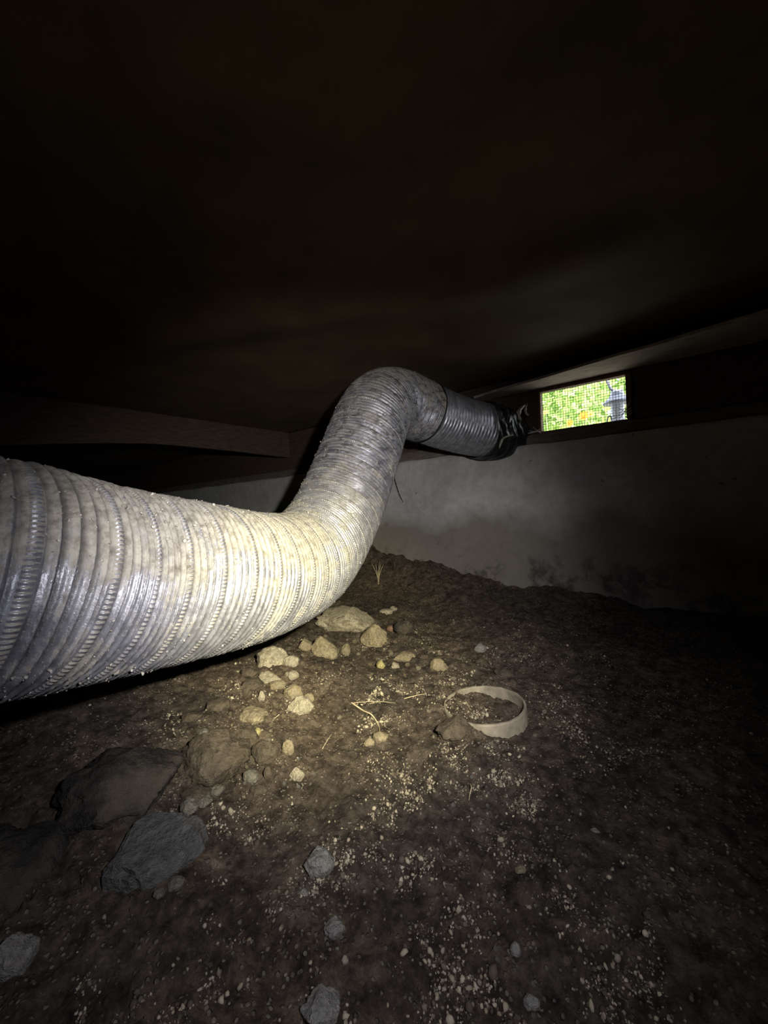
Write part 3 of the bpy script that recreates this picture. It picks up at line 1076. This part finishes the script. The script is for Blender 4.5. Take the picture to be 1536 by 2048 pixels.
for ax, ay, rx_, ry_, what, cols in ANCH:
    for wi, (wx, wy, word) in enumerate(WAYS):
        if word == 'just behind' and ay < 1330:
            continue
        st = cols.split()[(wi + k) % 2]
        px, py = ax + wx * rx_ * random.uniform(1, 1.15), ay + wy * ry_ * random.uniform(1, 1.15)
        p, dep = at_ground(px, py)
        s = 0.5 * random.uniform(6, 12) * dep / FPX
        kk = (st, k % 10)
        if kk not in first:
            me = peb_me[k % 10].copy()
            me.materials.append(STONES[st])
            first[kk] = me
        o = bpy.data.objects.new('pebble', first[kk])
        C.objects.link(o)
        o.scale = (s, s * random.uniform(0.7, 1.1), s)
        o.location = (p.x, p.y, p.z + s * 0.25)
        o.rotation_euler = (random.uniform(-0.3, 0.3), random.uniform(-0.3, 0.3), random.uniform(0, 6.28))
        tag(o, 'small %s pebble %s %s' % (st, word, what), 'pebble', 'small pebbles strewn on the dirt')
        k += 1

# gravel and crumbs of dirt nobody could count
n = 800000
px = rng.uniform(150, 1536, n)
py = 1130 + 930 * rng.random(n) ** 0.9
D = np.stack([(px - W / 2) / FPX, (H / 2 - py) / FPX, -np.ones(n)], -1) @ np.array(rot).T
z = np.zeros(n)
for _ in range(10):
    t = (z - CAM_H) / D[:, 2]
    t = np.minimum(t, np.where(D[:, 1] > 0, (WALL_Y - 0.01) / np.maximum(D[:, 1], 1e-6), 1e9))
    gx_, gy_ = D[:, 0] * t, D[:, 1] * t
    z = 0.5 * z + 0.5 * ground(gx_, gy_)
z = ground(gx_, gy_)
clump = fbm(gx_ * 14, gy_ * 14, 3, 61)
near = np.maximum(np.exp(-(((px - 800) / 340) ** 2 + ((py - 1430) / 220) ** 2)), 0.8 * np.exp(-(((px - 560) / 130) ** 2 + ((py - 1390) / 100) ** 2)))
fine = fbm(gx_ * 55, gy_ * 55, 2, 67)
prob = np.clip((clump - 0.47) * 3.5, 0.01, 1) * np.clip((fine - 0.42) * 4, 0.03, 1) * (0.07 + 0.93 * near)
keep = (rng.random(n) < 0.75 * prob) & (gx_ < X1 - 0.05) & (gx_ > X0 + 0.05)
gx_, gy_, z = gx_[keep], gy_[keep], z[keep]
sz = np.exp(rng.normal(-6.85, 0.52, len(z)))
print('GRAVEL', len(z))
g = link('gravel', crumbs('gravel', np.stack([gx_, gy_, z + sz * 0.2], -1), sz, M['gravel'], 0.7, 8), M['gravel'])
tag(g, 'scattered crumbs of pale gravel and dirt over the ground', 'gravel', None, 'stuff')

# ------------------------------------------------------------------ half buried ring
pc, dep = at_ground(970, 1418)
rr_ = 80 * dep / FPX
V, nseg = [], 96
prof = [(1.0, -0.016), (1.0, 0.021), (0.985, 0.024), (0.945, 0.024), (0.935, 0.021), (0.935, -0.016)]
for i in range(nseg):
    a = 2 * math.pi * i / nseg
    for f_, zz_ in prof:
        r_ = rr_ * f_ * (1 + 0.012 * math.sin(2 * a + 0.5) + 0.004 * noise.noise((math.cos(a) * 3, math.sin(a) * 3, 2)))
        V.append((r_ * math.cos(a), r_ * math.sin(a), zz_ + 0.0015 * noise.noise((math.cos(a) * 5, math.sin(a) * 5, f_))))
Fq = [(i * 6 + k, i * 6 + (k + 1) % 6, ((i + 1) % nseg) * 6 + (k + 1) % 6, ((i + 1) % nseg) * 6 + k) for i in range(nseg) for k in range(6)]
me = bpy.data.meshes.new('pipe_ring')
me.from_pydata(V, [], Fq)
me.update()
bm = bmesh.new()
bm.from_mesh(me)
bmesh.ops.recalc_face_normals(bm, faces=bm.faces)
bm.to_mesh(me)
bm.free()
ring = link('pipe_ring', me, M['plastic_ring'])
ring.location = (pc.x, pc.y, pc.z - 0.013)
ring.rotation_euler = (0.02, -0.06, 0.3)
tag(ring, 'dusty beige pipe ring half buried in the dirt', 'ring')


# ------------------------------------------------------------------ roots, straws, weeds
def on_floor_path(pxs, lift):
    out = []
    for i, q in enumerate(pxs):
        p, _ = at_ground(*q)
        out.append(Vector((p.x, p.y, p.z + lift * (1.0 if 0 < i < len(pxs) - 1 else 0.5))))
    return out


TWIGS = [
    ([(703, 1407), (712, 1415), (727, 1425), (742, 1432), (752, 1444), (758, 1456), (760, 1468)], 0.0019, 'curved pale root on the dirt left of the ring'),
    ([(704, 1408), (735, 1408), (765, 1407), (792, 1408)], 0.0008, 'thin straight straw running right from the curved pale root'),
    ([(559, 1431), (549, 1442), (539, 1455)], 0.0009, 'thin short straw below the brightest cream lump'),
    ([(940, 1570), (943, 1580), (940, 1592), (938, 1604)], 0.0010, 'short upright-looking twig on the dirt below the ring'),
    ([(931, 1405), (936, 1414), (941, 1423)], 0.0013, 'short stick lying inside the ring'),
    ([(738, 1394), (752, 1390), (764, 1387)], 0.0009, 'short faint straw above the curved pale root'),
    ([(808, 1399), (830, 1396), (850, 1390)], 0.0012, 'knotty straw left of the ring'),
    ([(645, 1500), (658, 1480), (664, 1470)], 0.0008, 'thin straw left of the stone at the root end'),
]
for pts, r, label in TWIGS:
    path = smooth_path(on_floor_path(pts, 0.0035), 6)
    rad = [r * (1 - 0.55 * i / len(path)) for i in range(len(path))]
    base = path[0].copy()
    o = link('dry_root' if label.startswith('curved') else 'straw', tube_mesh('twig', [q - base for q in path], rad, 6), M['root'], None, True)
    o.location = base
    tag(o, label, 'root' if o.name.startswith('dry') else 'straw')

# root hanging on the concrete beside the duct
pts = [at_wall(786, 940, WALL_Y - 0.006), at_wall(789, 958, WALL_Y - 0.008), at_wall(794, 975, WALL_Y - 0.006),
       at_wall(799, 990, WALL_Y - 0.008), at_wall(806, 1004, WALL_Y - 0.006)]
path = smooth_path(pts, 6)
b0 = path[0].copy()
o = link('hanging_root', tube_mesh('hanging_root', [q - b0 for q in path], [0.004 - 0.0028 * i / len(path) + 0.0015 * (i % 3 == 0) for i in range(len(path))], 6), M['dark_root'])
o.location = b0
tag(o, 'thin dark root clinging to the concrete right beside the duct', 'root')


def weed(px, py, n, hpx, label, seed, m):
    p, dep = at_ground(px, py)
    root = empty('dry_weed', p)
    tag(root, label, 'weed')
    r = random.Random(seed)
    for _ in range(n):
        a = r.uniform(0, 6.28)
        L = hpx * dep / FPX * r.uniform(0.6, 1.0)
        lean = r.uniform(0.1, 0.5)
        path = [Vector((0, 0, -0.004)) + Vector((math.cos(a) * lean * t * t, math.sin(a) * lean * t * t * 0.4, t)) * L for t in (0, 0.3, 0.6, 0.85, 1)]
        o = link('stalk', tube_mesh('stalk', path, [0.0022, 0.002, 0.0017, 0.0012, 0.0006], 5), m)
        o.parent = root
    return root


weed(757, 1168, 7, 46, 'tuft of dry pale stalks on the dirt bank right of the duct bend', 3, M['root'])
weed(790, 1150, 5, 36, 'smaller tuft of dry stalks up against the wall on the dirt bank', 5, M['dark_root'])

# ------------------------------------------------------------------ cobwebs at the vent
def web(pts_list, label, r=0.0007):
    base = pts_list[0][0]
    bm = bmesh.new()
    for pts in pts_list:
        pp = [(pts[0] + (pts[1] - pts[0]) * t) - base - Vector((0, 0, 0.012 * math.sin(math.pi * t) * (pts[1] - pts[0]).length * 4)) for t in np.linspace(0, 1, 7)]
        me = tube_mesh('t', pp, r, 4)
        bm.from_mesh(me)
        bpy.data.meshes.remove(me)
    me = bpy.data.meshes.new('cobweb')
    bm.to_mesh(me)
    bm.free()
    o = link('cobweb', me, M['web'])
    o.location = base
    return tag(o, label, 'cobweb')


ya, yb = WALL_Y + 0.026, WALL_Y + 0.016
web([(at_wall(1219, 834, yb), at_wall(1266, 820, yb)), (at_wall(1238, 828, yb), at_wall(1258, 806, yb)), (at_wall(1243, 832, yb), at_wall(1262, 800, yb)),
     (at_wall(1236, 815, yb), at_wall(1262, 828, yb)), (at_wall(1240, 836, yb), at_wall(1256, 812, yb)), (at_wall(1225, 838, yb), at_wall(1262, 815, yb)),
     (at_wall(1246, 838, yb), at_wall(1264, 826, yb))],
    'pale cobweb strands across the lower right corner of the vent', 0.0011)
web([(at_wall(1060, 866, yb), at_wall(1086, 855, yb)), (at_wall(1055, 861, yb), at_wall(1088, 862, yb)), (at_wall(1066, 854, yb), at_wall(1082, 866, yb)),
     (at_wall(1028, 868, yb), at_wall(1080, 862, yb)), (at_wall(1010, 886, yb), at_wall(1040, 866, yb)), (at_wall(1030, 868, yb), at_wall(1072, 862, yb))],
    'pale cobweb strands along the sill left of the vent', 0.0011)

# ------------------------------------------------------------------ garden outside the vent
GZ = 0.60
gnd = box('garden_ground', (-2.5, WALL_Y + 0.2, GZ - 0.7), (5.0, 8.0, GZ), M['lawn'], rough_it=0.02, cuts=12)
gnd['kind'] = 'structure'


def leaf_cloud(n, lo, hi, size, seed):
    g = np.random.default_rng(seed)
    c = np.array(lo) + g.random((n, 3)) * (np.array(hi) - np.array(lo))
    # keep to a rounded crown
    mid, half = (np.array(lo) + np.array(hi)) / 2, (np.array(hi) - np.array(lo)) / 2
    c = c[(((c - mid) / half) ** 2).sum(1) < 1.25]
    n = len(c)
    L = g.uniform(0.6, 1.2, n) * size
    base = np.array([[0, 0, 0], [0.32, 0.30, 0.05], [0.30, 0.72, 0.03], [0, 1, -0.08], [-0.30, 0.72, 0.03], [-0.32, 0.30, 0.05]])
    Q, _ = np.linalg.qr(g.normal(size=(n, 3, 3)))
    v = np.einsum('nij,kj->nki', Q, base) * L[:, None, None] + c[:, None, :]
    f = np.array([[0, 1, 2, 3], [0, 3, 4, 5]])
    F_ = (f[None] + (np.arange(n) * 6)[:, None, None]).reshape(-1, 4)
    return np_mesh('foliage', v.reshape(-1, 3), F_)


def shrub(cx, cy, w, h, n, leaf, seed, label, m):
    root = empty('garden_shrub', (cx, cy, GZ))
    tag(root, label, 'shrub')
    o = link('foliage', leaf_cloud(n, (-w / 2, -w * 0.35, 0.03), (w / 2, w * 0.35, h), leaf, seed), m)
    o.parent = root
    o['kind'] = 'stuff'
    for k in range(4):
        a = k * 1.57 + 0.4
        pth = [Vector((0.02 * math.cos(a), 0.02 * math.sin(a), 0)), Vector((w * 0.12 * math.cos(a), w * 0.1 * math.sin(a), h * 0.4)),
               Vector((w * 0.26 * math.cos(a), w * 0.2 * math.sin(a), h * 0.75))]
        s = link('stem', tube_mesh('stem', smooth_path(pth, 4), 0.008, 6), M['stem'])
        s.parent = root
    return root


vd = at_wall(1165, 810) - CAM
vd = vd / vd.y


def beyond(y, side=0.0):
    return CAM.x + vd.x * y + side


shrub(beyond(3.1, -0.30), 2.95, 0.74, 0.95, 4200, 0.052, 1, 'yellow-green leafy shrub seen through the left half of the vent', M['leaf'])
shrub(beyond(3.3, 0.42), 3.45, 0.80, 0.95, 4200, 0.052, 2, 'bright green leafy shrub seen through the right half of the vent', M['leaf'])
shrub(beyond(4.6, 0.2), 4.9, 2.8, 1.6, 5000, 0.11, 3, 'tall pale green hedge shrub at the back of the view through the vent', M['leaf'])

# broad leaves by the fixture
q = at_wall(1213, 838, 2.30)
pl = empty('broad_leaf_plant', (q.x, q.y, GZ))
tag(pl, 'broad-leaved plant just left of the grey fixture outside the vent', 'plant')
for k, (px, py, s, a) in enumerate([(1210, 824, 0.060, 0.5), (1202, 836, 0.055, 2.2), (1216, 838, 0.050, 1.2), (1204, 846, 0.05, 2.9)]):
    c = at_wall(px, py, 2.26 + 0.02 * k)
    V = [(0, 0, 0), (0.35, -0.02, 0.3), (0.42, -0.03, 0.6), (0, 0.03, 1.0), (-0.42, -0.03, 0.6), (-0.35, -0.02, 0.3)]
    me = bpy.data.meshes.new('leaf')
    me.from_pydata([Matrix.Rotation(a, 3, 'Y') @ (Vector(v) * s) for v in V], [], [(0, 1, 2, 3), (0, 3, 4, 5)])
    me.update()
    o = link('leaf', me, M['leaf_big'])
    o.location = c - Vector((q.x, q.y, GZ))
    o.parent = pl
    stem = link('stem', tube_mesh('stem', [Vector((0, 0, 0)), Vector((o.location.x * 0.4, 0, o.location.z * 0.6)), o.location], 0.003, 5), M['stem'])
    stem.parent = pl


def flower(px, py, y, r, m, label, petals=9):
    c = at_wall(px, py, y)
    root = empty('garden_flower', (c.x, c.y, GZ))
    tag(root, label, 'flower')
    hz = c.z - GZ
    for k in range(petals):
        a = 2 * math.pi * k / petals
        V = [Vector((0, 0, 0)), Vector((0.22, 0, 0.45)), Vector((0.16, -0.1, 0.9)), Vector((0, -0.12, 1.0)), Vector((-0.16, -0.1, 0.9)), Vector((-0.22, 0, 0.45))]
        me = bpy.data.meshes.new('petal')
        me.from_pydata([Matrix.Rotation(a, 3, 'Y') @ (v * r) for v in V], [], [(0, 1, 2, 3), (0, 3, 4, 5)])
        me.update()
        o = link('petal', me, m)
        o.location = (0, -0.004, hz)
        o.parent = root
    bm = bmesh.new()
    bmesh.ops.create_uvsphere(bm, u_segments=10, v_segments=6, radius=r * 0.28)
    me = bpy.data.meshes.new('flower_centre')
    bm.to_mesh(me)
    bm.free()
    o = link('flower_centre', me, M['petal'])
    o.location = (0, -0.008, hz)
    o.parent = root
    o = link('stem', tube_mesh('stem', [Vector((0, 0.01, 0)), Vector((0.01, 0.012, hz * 0.5)), Vector((0, 0.004, hz))], 0.003, 5), M['stem'])
    o.parent = root


flower(1168, 832, 2.55, 0.028, M['petal'], 'largest orange-yellow flower in the vent view')
flower(1140, 846, 2.52, 0.020, M['petal'], 'lower orange flower left of the largest one in the vent view')
flower(1182, 828, 2.60, 0.020, M['petal_pale'], 'yellow flower just right of the largest orange one in the vent view')
flower(1091, 825, 2.50, 0.016, M['petal_pale'], 'small yellow flower near the left edge of the vent view')


# grey capped fixture with its hanger, outside at the right of the vent
fx = at_wall(1236, 846, 2.15)
lan = empty('garden_fixture', (fx.x, fx.y, GZ))
tag(lan, 'grey post-like garden fixture with a flared cap outside the vent', 'fixture')
zc = at_wall(1236, 802, 2.15).z - GZ
kpx = (at_wall(1246, 810, 2.15).x - at_wall(1226, 810, 2.15).x) / 20.0


def lathe(name, prof, m, seg=28):
    V, Fc = [], []
    for r_, z_ in prof:
        for k in range(seg):
            a = 2 * math.pi * k / seg
            V.append((r_ * math.cos(a), r_ * math.sin(a), z_))
    for i in range(len(prof) - 1):
        for k in range(seg):
            Fc.append((i * seg + k, i * seg + (k + 1) % seg, (i + 1) * seg + (k + 1) % seg, (i + 1) * seg + k))
    Fc.append(tuple(range(seg))[::-1])
    Fc.append(tuple((len(prof) - 1) * seg + k for k in range(seg)))
    me = bpy.data.meshes.new(name)
    me.from_pydata(V, [], Fc)
    me.update()
    o = link(name, me, m, None, False)
    o.parent = lan
    return o


rb = 14 * kpx
lathe('base', [(rb * 1.3, 0), (rb * 1.3, 0.012), (rb * 1.05, 0.02)], M['lantern'])
lathe('body', [(rb, 0.018), (rb, zc * 0.35), (rb * 1.02, zc * 0.36), (rb * 1.02, zc * 0.4), (rb, zc * 0.41), (rb, zc)], M['lantern_light'])
lathe('cap', [(rb * 2.1, zc - 0.012), (rb * 2.15, zc - 0.006), (rb * 1.5, zc + 0.012), (rb * 1.1, zc + 0.026), (rb * 0.95, zc + 0.04), (rb * 0.9, zc + 0.048)], M['lantern'])
hp = [Vector((0, 0, zc + 0.045)), at_wall(1222, 778, 2.13) - Vector((fx.x, fx.y, GZ)), at_wall(1213, 757, 2.12) - Vector((fx.x, fx.y, GZ)), at_wall(1208, 740, 2.12) - Vector((fx.x, fx.y, GZ))]
o = link('hanger', tube_mesh('hanger', smooth_path(hp, 5), 0.006, 8), M['lantern'], None, True)
o.parent = lan
hp = [at_wall(px, py, 2.06) - Vector((fx.x, fx.y, GZ)) for px, py in ((1214, 850), (1215, 838), (1219, 832), (1223, 836), (1225, 848))]
o = link('hook', tube_mesh('hook', smooth_path(hp, 5), 0.003, 6), M['lantern'], None, True)
o.parent = lan
